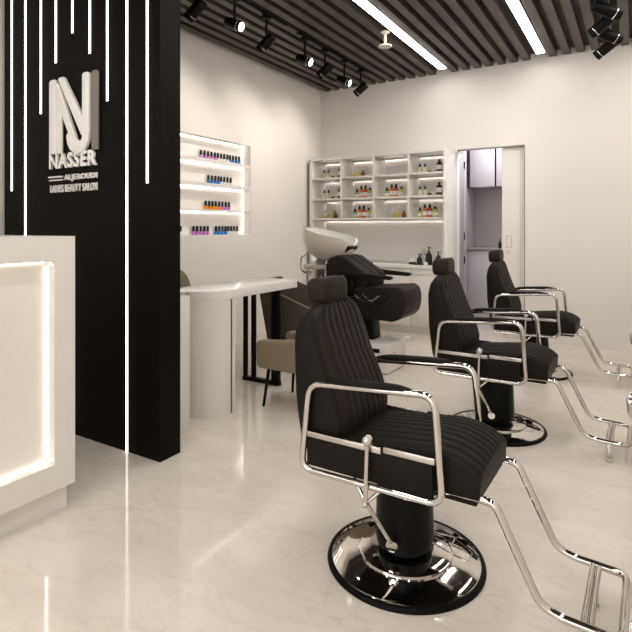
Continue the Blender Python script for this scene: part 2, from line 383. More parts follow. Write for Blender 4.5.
# nail polish
def polish_proto(color):
    t = thing('nail_polish_bottle', '', 'nail polish')
    MB().box(-.0135, .0135, -.0120, .0120, 0, .036, bev=.003).build('bottle', color, t)
    MB().lathe([(0, .036), (.0125, .036), (.0115, .088), (.0, .089)], n=12).build('cap', 'c_black', t)
    return t
prot = {}
rows = [(1.879, [3.838, 3.887, 3.938, 3.988, 4.038, 4.083, 4.131, 4.18, 4.23, 4.272, 4.319, 4.371, 4.421], 'pppppwwwwbbbb', 'top shelf'),
        (1.641, [3.942, 3.993, 4.044, 4.092, 4.131, 4.18, 4.23, 4.282], 'bbbbwwww', 'second highest shelf'),
        (1.384, [3.902, 3.954, 4.001, 4.049, 4.103, 4.151, 4.202, 4.254], 'ooooovvv', 'second lowest shelf'),
        (NZ0, [3.565, 3.734, 3.785, 3.834, 3.884, 3.934, 4.053, 4.103, 4.153, 4.20, 4.240, 4.288, 4.337, 4.387], 'wpppppbbbbwwww', 'bottom shelf')]
cn = {'p': ('c_pink', 'pink'), 'v': ('c_pink', 'violet'), 'b': ('c_blue', 'blue'), 'o': ('c_orange', 'orange'), 'w': ('c_white', 'white')}
PROTO_Y = {}
for zz, ys, cs, nm in rows:
    for i, (yy, c) in enumerate(zip(ys, cs)):
        loc = (LX-.085, yy, zz+.0005)
        if c not in PROTO_Y:
            t = polish_proto(cn[c][0]); PROTO_Y[c] = t; t.location = loc
        else: t = dup(PROTO_Y[c], loc=loc)
        nn = cs[:i+1].count(c) if nm != 'bottom shelf' or c != 'w' else cs[1:i+1].count(c)
        t['label'] = '%s %s nail polish from the left on the %s of the wall niche' % (['', 'first', 'second', 'third', 'fourth', 'fifth'][nn] if nn < 6 else '', cn[c][1], nm)
        t['group'] = '%s nail polishes on the %s of the niche' % (cn[c][1], nm)
        if zz == NZ0 and i == 0:
            t['label'] = 'nail polish bottle half hidden by the black wall on the bottom niche shelf'; del t['group']

# ================================================================== back shelving cabinet
CF, CX0, CX1 = 5.62, -3.51, -1.752
cb = thing('shelving_cabinet', 'white open shelving cabinet with twelve lit cubbies and lower doors', 'cabinet', (-2.6, BY, 0))
def cx(v): return v+2.6
def cy(v): return v-BY
T = .022
fr = MB()
fr.box(cx(CX1-.035), cx(CX1), cy(CF-.02), -.002, 0, 2.07, bev=.001)
fr.box(cx(CX0), cx(CX0+.035), cy(CF), -.002, 0, 2.06, bev=.001)
fr.box(cx(CX0), cx(CX1-.035), cy(CF), -.002, 2.04, 2.062)
fr.box(cx(CX0+.035), cx(CX1-.035), -.052, -.046, 1.285, 1.30)
fr.build('carcass', 'whitegloss', cb)
for z1 in (1.822, 1.566, 1.322):
    MB().box(cx(CX0+.035), cx(CX1-.035), cy(CF), -.002, z1-T, z1).build('shelf_board', 'white', cb)
divs = [-3.064, -2.633, -2.199]
for d in divs: MB().box(cx(d-.011), cx(d+.011), cy(CF)+.001, -.004, 1.322, 2.04).build('divider', 'white', cb)
MB().box(cx(CX0+.035), cx(CX1-.035), -.012, -.002, .80, 2.04).build('back_panel', 'whitegloss', cb)
MB().box(cx(CX0+.002)-.045, cx(CX0), cy(CF+.06), -.002, 0, 2.05).build('gap_shade_strip', 'grey', cb)  # grey strip stands in for the shade in the gap at the left wall
edges = [CX0+.035]+divs+[CX1-.035]
for z1 in (2.04, 1.80, 1.544):
    for a, b in zip(edges, edges[1:]):
        MB().box(cx(a+.02), cx(b-.02), -.022, -.016, z1-.004, z1-.001).build('led_strip', 'led', cb)
        MB().box(cx(a), cx(b), -.052, -.046, z1-.014, z1).build('valance', 'white', cb)
MB().box(cx(CX0+.05), cx(CX1-.05), -.022, -.016, 1.296, 1.299).build('led_strip', 'led', cb)
MB().box(cx(CX1-.039), cx(CX1-.036), -.020, -.015, .81, 1.28).build('led_strip', 'led', cb)
MB().box(cx(CX0+.036), cx(CX1-.036), cy(CF-.01), -.013, .745, .785, bev=.003).build('worktop', 'whitegloss', cb)
MB().box(cx(CX0+.036), cx(CX1-.036), cy(CF+.02), -.013, .08, .745).build('lower_carcass', 'white', cb)
MB().box(cx(CX0+.036), cx(CX1-.036), cy(CF+.06), -.02, 0, .08).build('plinth', 'white', cb)
dx = [CX0+.04, -3.03, -2.60, -2.17, CX1-.04]
for a, b in zip(dx, dx[1:]):
    d = MB(); d.box(cx(a+.003), cx(b-.003), cy(CF+.004), cy(CF+.02), .1, .665, bev=.002)
    d.box(cx(a+.045), cx(b-.045), cy(CF-.006), cy(CF+.005), .145, .62, bev=.005)
    d.build('door', 'white', cb)
    MB().box(cx(a+.003), cx(b-.003), cy(CF+.004), cy(CF+.02), .672, .74, bev=.002).build('drawer_front', 'white', cb)

# ------------- bottles
def bottle(kind):
    t = thing('bottle', '', 'bottle')
    if kind == 'dark_cream':   # cream body, black dropper
        MB().lathe([(0, 0), (.022, 0), (.023, .004), (.023, .055), (.014, .064), (.010, .068), (0, .068)], n=16).build('body', 'c_cream', t)
        MB().lathe([(0, .068), (.011, .068), (.011, .084), (.006, .088), (.005, .1), (0, .101)], n=12).build('cap', 'c_black', t)
    elif kind == 'tall_black':
        MB().lathe([(0, 0), (.029, 0), (.03, .005), (.03, .085), (.018, .1), (.011, .104), (0, .104)], n=16).build('body', 'c_black', t)
        MB().lathe([(.0305, .03), (.0308, .031), (.0308, .074), (.0305, .075)], n=16).build('paper_label', 'c_paper', t)
        MB().lathe([(0, .104), (.012, .104), (.012, .128), (0, .13)], n=12).build('cap', 'c_black', t)
    elif kind in ('tiny_dark', 'tiny_cream'):
        MB().lathe([(0, 0), (.02, 0), (.021, .004), (.021, .026), (0, .027)], n=16).build('body', 'c_black' if kind == 'tiny_dark' else 'c_cream', t)
        MB().lathe([(0, .027), (.0215, .027), (.0215, .040), (0, .041)], n=16).build('cap', 'c_cream' if kind == 'tiny_dark' else 'c_paper', t)
    elif kind in ('yellow', 'yellow_tall'):
        h = .055 if kind == 'yellow' else .085
        MB().lathe([(0, 0), (.02, 0), (.021, .004), (.021, h*.6), (.0195, h*.6), (.0195, .006), (0, .006)], n=16).build('body', 'c_yellow', t)
        MB().lathe([(.021, h*.6), (.021, h), (.008, h+.01), (0, h+.01)], n=16).build('shoulder', 'c_cream', t)
        MB().lathe([(0, h+.01), (.008, h+.01), (.004, h+.035), (0, h+.037)], n=12).build('cap', 'c_paper', t)
    elif kind == 'amber_small':
        MB().lathe([(0, 0), (.02, 0), (.021, .004), (.021, .04), (.008, .052), (0, .052)], n=16).build('body', 'c_brown', t)
        MB().lathe([(0, .052), (.009, .052), (.009, .062), (.004, .066), (.004, .075), (0, .075)], n=12).build('cap', 'c_black', t)
    else:
        colr, h, cap = {'green': ('c_lime', .07, .03), 'orange': ('c_amber', .095, .035), 'pink': ('c_rose', .098, .035), 'lime': ('c_lime', .08, .025)}[kind]
        r = .023 if kind != 'lime' else .028
        MB().lathe([(0, 0), (r-.001, 0), (r, .004), (r, h-.018), (r*.7, h-.004), (.009, h), (0, h)], n=16).build('body', colr, t)
        MB().lathe([(r+.0004, h*.22), (r+.0007, h*.23), (r+.0007, h*.6), (r+.0004, h*.61)], n=16).build('paper_label', 'c_paper', t)
        MB().lathe([(0, h), (.013, h), (.014, h+.004), (.011, h+cap*.6), (.006, h+cap), (0, h+cap)], n=12).build('cap', 'c_black', t)
        if kind in ('orange', 'pink', 'green'):
            MB().lathe([(r+.0003, h-.026), (r+.0008, h-.024), (r*.72, h-.003), (r*.4, h)], n=16).build('shoulder', 'c_brown' if kind == 'orange' else 'c_black' , t)
    return t
BP = {}
desc = {'dark_cream': 'cream bottle with black dropper', 'tall_black': 'large black bottle with a white label', 'tiny_dark': 'tiny dark jar with cream lid',
 'tiny_cream': 'tiny cream jar with white lid', 'yellow': 'short clear bottle with yellow liquid', 'yellow_tall': 'tall clear bottle with yellow liquid',
 'amber_small': 'small amber glass bottle with black cap', 'green': 'green bottle with black cap and white label', 'orange': 'orange bottle with tall black cap',
 'pink': 'rose pink bottle with tall black cap', 'lime': 'wide lime bottle with black cap'}
setA = [('dark_cream', 0), ('dark_cream', 1), ('tiny_dark', 2), ('tiny_cream', 3), ('tall_black', 4)]
def place(kinds, xs, z, where, yy=5.80):
    seen = {}
    for kd, xx in zip(kinds, xs):
        if kd not in BP: BP[kd] = bottle(kd); t = BP[kd]; t.location = (xx, yy, z+.0005)
        else: t = dup(BP[kd], loc=(xx, yy, z+.0005))
        n = seen.get(kd, 0); seen[kd] = n+1
        side = ''
        if kinds.count(kd) > 1: side = ', left of the two' if n == 0 else ', right of the two'
        t['label'] = desc[kd]+side+' in the '+where
        t['group'] = 'cosmetic bottles on the lit shelves'; t.scale = (1.2, 1.2, 1.18)
A = ['dark_cream', 'dark_cream', 'tiny_dark', 'tiny_cream', 'tall_black']; B = ['green', 'orange', 'pink', 'lime']; Cc = ['yellow', 'yellow_tall', 'amber_small']
z1_, z2_, z3_ = 1.822, 1.566, 1.322
place(A, [-3.397, -3.338, -3.27, -3.222, -3.165], z1_, 'top left cubby')
place(A, [-3.397, -3.338, -3.27, -3.222, -3.165], z2_, 'middle left cubby')
place(Cc, [-3.375, -3.309, -3.236], z3_, 'bottom left cubby')
place(Cc, [-2.989, -2.917, -2.852], z1_, 'second cubby of the top row')
place(B, [-2.934, -2.873, -2.818, -2.757], z2_, 'second cubby of the middle row')
place(B, [-2.961, -2.899, -2.841, -2.777], z3_, 'second cubby of the bottom row')
place(B, [-2.534, -2.474, -2.42, -2.353], z2_, 'third cubby of the middle row')
place(Cc, [-2.454, -2.388, -2.321], z3_, 'third cubby of the bottom row')
place(A, [-2.124, -2.064, -2.007, -1.958, -1.896], z1_, 'top right cubby')
place(A, [-2.124, -2.064, -2.007, -1.958, -1.896], z2_, 'middle right cubby')
place(B, [-2.124, -2.064, -2.007, -1.943], z3_, 'bottom right cubby')
# counter items
wz = .7855
def pump(x, y, h, label, r=.032):
    t = thing('pump_bottle', label, 'pump bottle', (x, y, wz))
    MB().lathe([(0, 0), (r, 0), (r+.001, .004), (r, h*.5), (r*.8, h*.62), (r*.3, h*.72), (0, h*.72)], n=20).build('body', 'c_black', t)
    MB().lathe([(0, h*.72), (.011, h*.72), (.011, h*.82), (.004, h*.84), (.004, h*.93), (0, h*.93)], n=12).build('collar', 'c_black', t)
    MB().box(-.012, .012, -.011, .011, h*.92, h, bev=.003).box(.0, .034, -.005, .005, h*.93, h*.97).build('pump_head', 'c_black', t)
pump(-1.99, 5.72, .20, 'tall black pump bottle on the white worktop under the shelves', .036)
pump(-1.90, 5.78, .15, 'short black pump bottle beside the tall one, behind the headrest')
pump(-2.085, 5.68, .125, 'smallest black pump bottle in front of the glass jar on the worktop', .03)
gj = thing('glass_jar', 'clear patterned glass jar standing behind the black pump bottles', 'jar', (-2.095, 5.83, wz))
MB().lathe([(0, 0), (.045, 0), (.05, .02), (.05, .1), (.03, .125), (.026, .13), (.024, .13), (.028, .12), (.046, .1), (.046, .02), (0, .012)], n=20).build('body', 'glass', gj)
MB().lathe([(0, .13), (.03, .13), (.042, .15), (.042, .185), (.036, .19), (0, .19)], n=8).build('stopper', 'c_cream', gj)
cj = thing('candle_jar', 'white round candle jar with black base at the left of the worktop bottles', 'candle', (-2.185, 5.72, wz))
MB().lathe([(0, 0), (.04, 0), (.042, .004), (.042, .028), (0, .028)], n=20).build('base', 'c_black', cj)
MB().lathe([(0, .0285), (.036, .0285), (.034, .055), (.012, .065), (.01, .078), (0, .08)], n=20).build('lid', 'c_paper', cj)
tag(MB().box(-2.135, -2.03, 5.63, 5.665, wz, wz+.018, bev=.003).box(-2.02, -1.985, 5.635, 5.67, wz, wz+.035, bev=.003, mi=1).build('soap_dish', ['c_black', 'c_paper']), 'small black tray with a white block in front of the pump bottles', 'tray')

# ================================================================== doorway: sliding door, open door, pantry cabinets
sd = thing('sliding_door', 'cream sliding door panel half closing the pantry doorway', 'door', (-1.15, BY+.04, 0))
struct(sd); sd.name = 'door_1'
MB().box(-.115, .127, -.0, .035, .004, DZ-.008, bev=.002).build('panel', 'wall', sd)
MB().box(-.066, -.062, -.003, .0, .985, 1.115).box(-.018, -.014, -.003, .0, .985, 1.115).box(-.066, -.014, -.003, .0, .985, .989).box(-.066, -.014, -.003, .0, 1.111, 1.115).build('recessed_pull', 'piping', sd)
MB().lathe([(.018, 0), (.022, 0), (.022, .003), (.018, .003), (.018, 0)], n=20, mtx=Matrix.Rotation(PI/2, 4, 'X')).build('keyhole_cover', 'piping', sd, loc=(-.052, 0, .935))
MB().box(.075, .078, -.002, .0, .02, DZ-.02).build('edge_groove', 'grey', sd)
od = thing('door_2', 'open lilac grey pantry door with hinges seen through the doorway', 'door', (-1.86, 6.18, 0)); struct(od)
MB().box(-.045, .0, .0, .50, .004, 2.12, bev=.003).build('panel', 'pantry2', od)
MB().box(-.09, .003, .505, .60, 0, 2.2, bev=.003).build('door_post', 'pantry', od)
for zz in (.75, 1.05, 1.95): MB().box(.0, .008, .485, .515, zz, zz+.09).build('hinge', 'satin', od)
MB().ball((.008, .17, 1.0), .012).build('knob', 'satin', od)
uc = thing('wall_cabinet', 'pale lilac upper pantry cabinet seen through the doorway', 'cabinet', (-1.5, 6.9, 1.728))
MB().box(-.35, .75, .02, .98, 0, .87).build('body', 'pantry', uc)
MB().box(-.348, -.035, 0, .018, .002, .87, bev=.002).build('door', 'pantry', uc)
MB().box(-.015, .34, 0, .018, .002, .87, bev=.002).build('door', 'pantry', uc)
MB().box(-.035, -.015, .005, .019, .002, .87).build('gap_strip', 'satin', uc)
lc = thing('base_cabinet', 'pale lilac lower pantry cabinet with thin worktop seen through the doorway', 'cabinet', (-1.5, 6.85, 0))
MB().box(-.40, .75, .02, 1.03, 0, .915).build('body', 'pantry', lc)
MB().box(-.39, .2, 0, .019, .05, .905, bev=.002).build('door', 'pantry', lc)
MB().box(-.41, .75, -.02, 1.03, .918, .94, bev=.002).build('worktop', 'grey', lc)
tag(MB().box(-1.9, -.75, 7.3, 7.32, .942, 1.725).box(-1.9, -1.88, 6.93, 7.3, .942, 1.725).build('splashback', 'pantry2'), 'grey splashback between the pantry cabinets seen through the doorway', 'splashback')
bo = thing('dark_bottle', 'small black bottle on the pantry worktop at the edge of the sliding door', 'bottle', (-1.487, 6.98, .9405))
MB().lathe([(0, 0), (.02, 0), (.022, .01), (.02, .07), (.007, .09), (.007, .12), (0, .12)], n=12).build('body', 'c_black', bo)
ld = bpy.data.lights.new('pantry_light', 'AREA'); ld.energy = 16; ld.size = .5; ld.color = (.93, .93, 1)
lo = bpy.data.objects.new('pantry_light', ld); COL.objects.link(lo); lo.location = (-1.3, 6.5, 2.58)

# ================================================================== nail table, side cabinet, armchairs
tb = thing('manicure_table', 'white manicure table with rounded pedestal end and black frame legs', 'table', (-2.43, 2.95, 0))
def rounded(xa, xb, ya, yb, r0, r1, n=10):
    P = []
    for cxx, cyy, a0, r in ((xb-r0, ya+r0, -PI/2, r0), (xb-r1, yb-r1, 0, r1), (xa+r1, yb-r1, PI/2, r1), (xa+r0, ya+r0, PI, r0)):
        for k in range(n+1): a = a0+PI/2*k/n; P.append((cxx+r*math.cos(a), cyy+r*math.sin(a)))
    return P
MB().prism(rounded(-.195, .19, -.52, .47, .19, .02), .742, .80, 'z', bev=.003).build('tabletop', 'whitegloss', tb)
hp = [(.19*math.cos(PI+PI*k/24), -.325+.19*math.sin(PI+PI*k/24)) for k in range(25)]
MB().prism(hp, 0, .742, 'z').build('pedestal', 'white', tb)
MB().box(-.186, .186, -.3249, -.310, 0, .742).build('shadow_gap', 'satin', tb)
MB().box(-.192, .192, -.310, -.282, 0, .742).build('end_panel', 'white', tb)
for xa, xb in ((-.234, -.202), (-.154, -.119), (.04, .072), (.082, .113)):
    MB().box(xa, xb, .32, .345, .03, .742, bev=.002).build('leg', 'satin', tb)
MB().box(-.234, .113, .31, .355, 0, .03, bev=.002).build('foot_rail', 'satin', tb)
sc = thing('side_cabinet', 'white cabinet end standing between the black wall and the manicure table', 'cabinet', (-2.6, 2.155, 0))
MB().box(-.34, .34, -.12, .125, 0, .80, bev=.002).build('body', 'white', sc)
MB().box(-.34, .342, -.12, .127, .82, .838, bev=.002).box(-.33, .33, -.115, .115, .80, .82).build('top', 'whitegloss', sc)
MB().ball((.343, .10, .812), .005).build('screw', 'satin', sc)

def armchair(label, loc, rz, m, wd=.4, high=.72):
    """faces local -X ; origin on the floor"""
    t = thing('armchair', label, 'armchair', loc, rz)
    h = wd/2
    MB().box(-.23, .22, -h+.04, h-.04, .268, .40, bev=.03, seg=4).build('seat', m, t)
    for s in (-1, 1):
        y0, y1 = (-h, -h+.075) if s < 0 else (h-.075, h)
        MB().prism([(-.235, .285), (-.24, .425), (-.225, .445), (.22, .48), (.26, .262), (-.22, .262)], y0, y1, 'y', bev=.018, seg=4).build('arm', m, t)
    bk = MB(); rws = []
    for i in range(13):
        z = .26+(high-.26)*i/12; u = i/12
        ww = h*(1+.08*math.sin(u*PI)) if u < .7 else h*(1.07)*math.sqrt(max(.02, 1-((u-.7)/.32)**2))
        xf = .17+.06*u; xb = .255+.05*u
        rws.append([(xf, -ww, z), (xf-.01, 0, z), (xf, ww, z), (xb, ww, z), (xb+.02, 0, z), (xb, -ww, z)])
    bk.grid(rws, closed=True, capends=True)
    o = bk.build('backrest', m, t); sub = o.modifiers.new('s', 'SUBSURF'); sub.levels = sub.render_levels = 2
    for sx, sy in ((-1, -1), (-1, 1), (1, -1), (1, 1)):
        MB().tube([(sx*.17, sy*(h-.06), .27), (sx*.20+(-.0 if sx < 0 else .03), sy*(h-.035), 0)], [.013, .009], n=10).build('leg', 'satin', t)
    return t
armchair('khaki armchair on thin black legs in front of the manicure table', (-1.945, 3.025, 0), 0, 'khaki', .42, .66)
armchair('khaki armchair behind the manicure table, only its rounded back showing', (-3.05, 3.15, 0), PI, 'khaki', .36, .86)
# dark tub chair
tc_ = thing('wing_chair', 'dark taupe flared tub chair with beige piping behind the manicure table', 'armchair', (-2.35, 3.70, 0))
def W(x, z): return (x*.947+2.35, 1.2+(z-1.2)*.947)
MB().prism([W(-2.79, .22), W(-2.885, .65), W(-2.86, .750), W(-2.50, .745), W(-2.38, .705), W(-2.15, .60), W(-2.10, .22)], -.12, -.095, 'y', bev=.008).build('wing', 'taupe', tc_)
MB().prism([W(-2.785, .22), W(-2.88, .655), W(-2.78, .66), W(-2.645, .622), W(-2.36, .527), W(-2.12, .44), W(-2.10, .22)], -.15, -.12, 'y', bev=.008).build('arm', 'taupe', tc_)
MB().prism([W(-2.785, .22), W(-2.88, .655), W(-2.78, .66), W(-2.645, .622), W(-2.36, .527), W(-2.12, .44), W(-2.10, .22)], .12, .15, 'y', bev=.008).build('arm', 'taupe', tc_)
MB().prism([W(-2.785, .22), W(-2.88, .655), W(-2.855, .750), W(-2.81, .750), W(-2.74, .22)], -.12, .12, 'y', bev=.008).build('backrest', 'taupe', tc_)
MB().box(-.28, .34, -.12, .12, .272, .42, bev=.02).build('seat', 'taupe', tc_)
MB().tube([(W(-2.645, 0)[0], -.151, W(0, .626)[1]), (W(-2.36, 0)[0], -.151, W(0, .531)[1]), (W(-2.12, 0)[0], -.151, W(0, .444)[1])], .005).build('piping', 'piping', tc_)
MB().lathe([(0, 0), (.12, 0), (.12, .01), (.03, .02), (.03, .275), (0, .275)], (.1, .03, 0)).build('pedestal', 'satin', tc_)

# ================================================================== barber chairs
def lerp(pts, t):
    if t <= pts[0][0]: return pts[0][1]
    for (a, u), (b, v) in zip(pts, pts[1:]):
        if t <= b: return u+(v-u)*(t-a)/(b-a)
    return pts[-1][1]
def barber_chair():
    t = thing('barber_chair', '', 'barber chair')
    b = MB().lathe([(0, .002), (.264, .006), (.267, .014), (.262, .017), (.214, .027), (.168, .034), (.167, .043), (.160, .046), (.08, .049), (0, .049)], n=64).build('base_plate', 'chrome', t, loc=(-.014, .006, 0), sharp=25)
    MB().lathe([(.262, 0), (.280, 0), (.282, .004), (.280, .012), (.275, .016), (.267, .017), (.262, .015)], n=64).build('rubber_rim', 'rubber', b)
    MB().lathe([(0, .048), (.076, .048), (.076, .1), (0, .1)], n=40).build('neck', 'satin', t, loc=(-.014, .006, 0))
    MB().lathe([(0, .053), (.084, .055), (.100, .068), (.105, .10), (.101, .24), (.092, .345), (0, .345)], n=40).build('column', 'satin', t, loc=(-.016, .006, 0))
    # seat
    yw = .168; nx = 30; X0, X1 = -.30, .302
    zt = [(-.30, .458), (-.18, .465), (.0, .488), (.15, .504), (.21, .499), (.25, .487), (.28, .472), (.302, .454)]
    nch = 9; rows = []
    ys = [-yw+2*yw*i/108 for i in range(109)]
    for i in range(nx+1):
        x = X0+(X1-X0)*(1-(1-i/nx)**1.25); r = []
        for y in ys:
            u = (y+yw)/(2*yw)*nch; fr = u-math.floor(u)
            rib = .0105*(1-(2*abs(fr-.5))**3.0) if 0 < u < nch else 0
            crown = .016*(1-(y/yw)**2)
            z = lerp(zt, x)+rib+crown-.012
            r.append((x, y, z))
        rows.append(r)
    top = [[(p[0], p[1], p[2]) for p in r] for r in rows]
    m = MB(); m.grid(top)
    zb0 = .362
    def zb(x): return .358+.016*(x+.3)/.6
    m.grid([[(r[0][0], -yw, r[0][2]) for r in rows], [(r[0][0], -yw-.006, r[0][2]-.014) for r in rows], [(r[0][0], -yw-.006, zb(r[0][0])) for r in rows]])
    m.grid([[(r[-1][0], yw, r[-1][2]) for r in rows], [(r[0][0], yw+.006, r[-1][2]-.014) for r in rows], [(r[0][0], yw+.006, zb(r[0][0])) for r in rows]])
    fr_ = rows[-1]
    m.grid([[(p[0], p[1], p[2]) for p in fr_], [(p[0]+.003, p[1]*(1.03), .442) for p in fr_], [(X1-.002, p[1]*1.03, zb(X1)) for p in fr_]])
    m.grid([[(p[0], p[1], p[2]) for p in rows[0]], [(X0, p[1], zb(X0)) for p in rows[0]]])
    m.box(X0, X1-.012, -yw, yw, .352, .372)
    m.grid([[(X0, -yw-.006, zb(X0)), (X1-.002, -yw-.006, zb(X1))], [(X0, yw+.006, zb(X0)), (X1-.002, yw+.006, zb(X1))]])
    st = m.build('seat', 'leather', t, sharp=50)
    pp = [(rows[i][0][0], -yw-.002, rows[i][0][2]-.002) for i in range(8, nx+1)]
    pp += [(fr_[j][0]+.002, fr_[j][1], fr_[j][2]-.004) for j in range(0, 109, 6)]
    pp += [(rows[i][-1][0], yw+.002, rows[i][-1][2]-.002) for i in range(nx, 7, -1)]
    MB().tube(pp, .0028, n=6).build('piping', 'leather2', st)
    # side panels between seat and arm frames
    for s in (-1, 1):
        MB().box(-.305, .165, s*.19-.014, s*.19+.014, .352, .462, bev=.006).build('side_panel', 'leather', t)
        fb = MB(); fb.box(-.30, -.012, s*.203-.004, s*.203+.004, .456, .475, bev=.001).box(-.002, .172, s*.203-.004, s*.203+.004, .463, .482, bev=.001)
        fb.build('trim_bar', 'steel', t)
        fm = MB(); rr = .0118
        fx = .008 if s > 0 else 0
        fm.tube([(-.290, s*.205, .646), (.171+fx, s*.205, .680), (.198+fx, s*.205, .345), (-.325, s*.205, .335)], rr, fil=.052, closed=True, n=14)
        f = fm.build('arm_frame', 'chrome', t)
        pts = []
        pad = MB(); rws = []
        for i in range(15):
            u = i/14; x = -.225+.325*u; z = .654+.030*(x+.29)/.458
            e = max(.12, min(1, (1-abs(2*u-1)**5)))
            w_ = .018*e; h_ = .015*e
            rws.append([(x, s*.205+w_*math.cos(a), z+.006+h_*max(0, math.sin(a))**.8*(1 if math.sin(a) > 0 else 0)-(.004 if math.sin(a) <= 0 else 0)) for a in [2*PI*k/14 for k in range(14)]])
        pad.grid(rws, closed=True, capends=True)
        pad.build('arm_pad', 'leather', f)
    # backrest : lofted
    zf = [(.40, -.162), (.52, -.162), (.60, -.186), (.72, -.240), (.82, -.274), (.88, -.288), (.925, -.303)]
    zr = [(.39, -.325), (.43, -.350), (.60, -.372), (.80, -.378), (.86, -.368), (.90, -.350), (.925, -.335)]
    zw = [(.39, .188), (.50, .196), (.78, .196), (.83, .192), (.865, .180), (.89, .160), (.91, .130), (.925, .09)]
    levels = [.39+(.925-.39)*(1-(1-i/44)**1.4) for i in range(45)]; rws = []; grooves = [[] for _ in range(8)]
    NF = 98
    pipeL = []; pipeR = []
    for z in levels:
        w_ = lerp(zw, z); xf = lerp(zf, z); xr = lerp(zr, z); ring = []
        sc_ = w_/.184; pw = .142*min(1, sc_); inn = w_-.02
        bul = .014*math.sin(min(1, max(0, (z-.43)/.5))*PI)
        for j in range(NF+1):
            y = -w_+2*w_*j/NF; q = abs(y)/w_
            edge = .022*max(0, (q-.78)/.22)**2.4
            x = xf+bul*(1-q*q)-edge
            if abs(y) < pw:
                u = (y+pw)/(2*pw)*7; fr = u-math.floor(u); x += .007*(1-(2*abs(fr-.5))**3)-.0015
            ring.append((x, y, z))
        for k in range(8): 
            y = -pw+2*pw*k/7; q = abs(y)/w_; grooves[k].append((xf+bul*(1-q*q)-.022*max(0, (q-.78)/.22)**2.4, y, z))
        ring += [(xr+.03, w_+.004, z), (xr+.006, w_-.006, z), (xr, w_-.03, z), (xr, -w_+.03, z), (xr+.006, -w_+.006, z), (xr+.03, -w_-.004, z)]
        pipeL.append((xf-.028, -w_-.001, z)); pipeR.append((xf-.028, w_+.001, z))
        rws.append(ring)
    m = MB(); m.grid(rws, closed=True, capends=True)
    bk = m.build('backrest', ['leather2', 'leather'], t, loc=(0, .010, 0), sharp=60)
    for p in bk.data.polygons:
        if abs(p.normal.y) > .62 or p.normal.x < -.3: p.material_index = 1
    MB().tube(pipeL[4:], .0034, n=6).tube(pipeR[4:], .0034, n=6).build('piping', 'stitch', bk)
    sg = MB()
    for k in range(8):
        g = grooves[k]
        for i in range(5, len(g)-2):
            for q in (.1, .6):
                a = Vector(g[i]).lerp(Vector(g[i+1]), q); c = Vector(g[i]).lerp(Vector(g[i+1]), q+.3)
                for dy in (-.0055, .0055):
                    sg.tube([a+Vector((.0032, dy, 0)), c+Vector((.0032, dy, 0))], .0014, n=4)
    sg.build('stitching', 'stitch', bk)
    # headrest
    hm = MB(); rws = []
    for i in range(9):
        u = i/8; z = .918+.082*u; e = 1-.10*abs(2*u-1)**4
        rws.append([(-.335+(.052*e*math.copysign(abs(math.cos(a))**.45, math.cos(a)))+.004*(1-u), -.010+.092*e*math.copysign(abs(math.sin(a))**.40, math.sin(a)), z+.006*math.cos(a)) for a in [2*PI*k/40 for k in range(40)]])
    top_ = rws[-1]; cxm = -.325
    rws.append([(cxm+(p[0]-cxm)*.86, -.012+(p[1]+.012)*.9, p[2]+.008) for p in top_])
    bot = rws[0]; rws.insert(0, [(cxm+(p[0]-cxm)*.86, -.012+(p[1]+.012)*.9, p[2]-.008) for p in bot])
    hm.grid(rws, closed=True, capends=True); hm.build('headrest', 'leather2', t, sharp=60)
    MB().box(-.34, -.315, -.05, -.03, .90, .94).box(-.34, -.315, .01, .03, .90, .94).build('headrest_post', 'chrome', t)
    # underside mechanism
    MB().box(-.13, .13, -.11, .11, .335, .352, bev=.003).build('mounting_plate', 'satin', t)
    # lever
    l = MB(); yl = -.222
    l.ball((-.052, yl, .499), .0195, n=20).tube([(-.052, yl, .49), (-.060, yl, .285)], .0078).ball((-.060, yl, .285), .010)
    l.build('lever', 'chrome', t)
    l = MB(); l.tube([(-.120, -.19, .345), (-.062, -.212, .285), (-.012, -.125, .125)], .0075)
    l.tube([(-.062, -.212, .285), (.0, -.17, .345)], .006)
    l.lathe([(0, -.007), (.020, -.007), (.022, 0), (.020, .007), (0, .007)], (-.010, -.118, .112), 20, mtx=Matrix.Rotation(PI/2, 4, 'X'))
    l.build('brake_rod', 'chrome', t)
    # footrest
    r = .0122; f = MB()
    Lf = [(.12, -.162, .372), (.30, -.162, .377), (.345, -.162, .372), (.468, -.162, .122), (.52, -.162, .104), (.675, -.162, .098),
          (.675, .160, .098), (.52, .160, .104), (.468, .160, .122), (.345, .160, .372), (.30, .160, .377), (.12, .160, .372)]
    f.tube(Lf, r, fil=.042, n=14)
    fo = f.build('footrest', 'chrome', t)
    c = MB(); c.tube([(.580, -.162, .100), (.580, .160, .100)], .0095).tube([(.598, -.162, .100), (.598, .160, .100)], .008); c.build('cross_bar', 'chrome', fo)
    for s, y in ((-1, -.160), (1, .10)):
        c = MB(); c.box(.577, .600, y-.004, y+.004, .004, .098, bev=.001).ball((.588, y, .008), .010, sc=(1.5, 1, .8)); c.build('foot_leg', 'steel', fo)
    MB().box(.688, .696, -.150, .143, .002, .094, bev=.001).build('foot_plate', 'steel', fo)
    return t
bc = barber_chair()
bc['label'] = 'black leather barber chair in the foreground, nearest and largest of the three'; bc['group'] = 'barber chairs in a row'
bc.location = (-.702, 1.795, 0); bc.rotation_euler = (0, 0, -.018)
dup(bc, loc=(-.704, 3.262, 0), rz=-.02, label='black leather barber chair in the middle of the row of three')
dup(bc, loc=(-.702, 4.714, 0), rz=-.012, label='black leather barber chair farthest back, beside the sliding door')

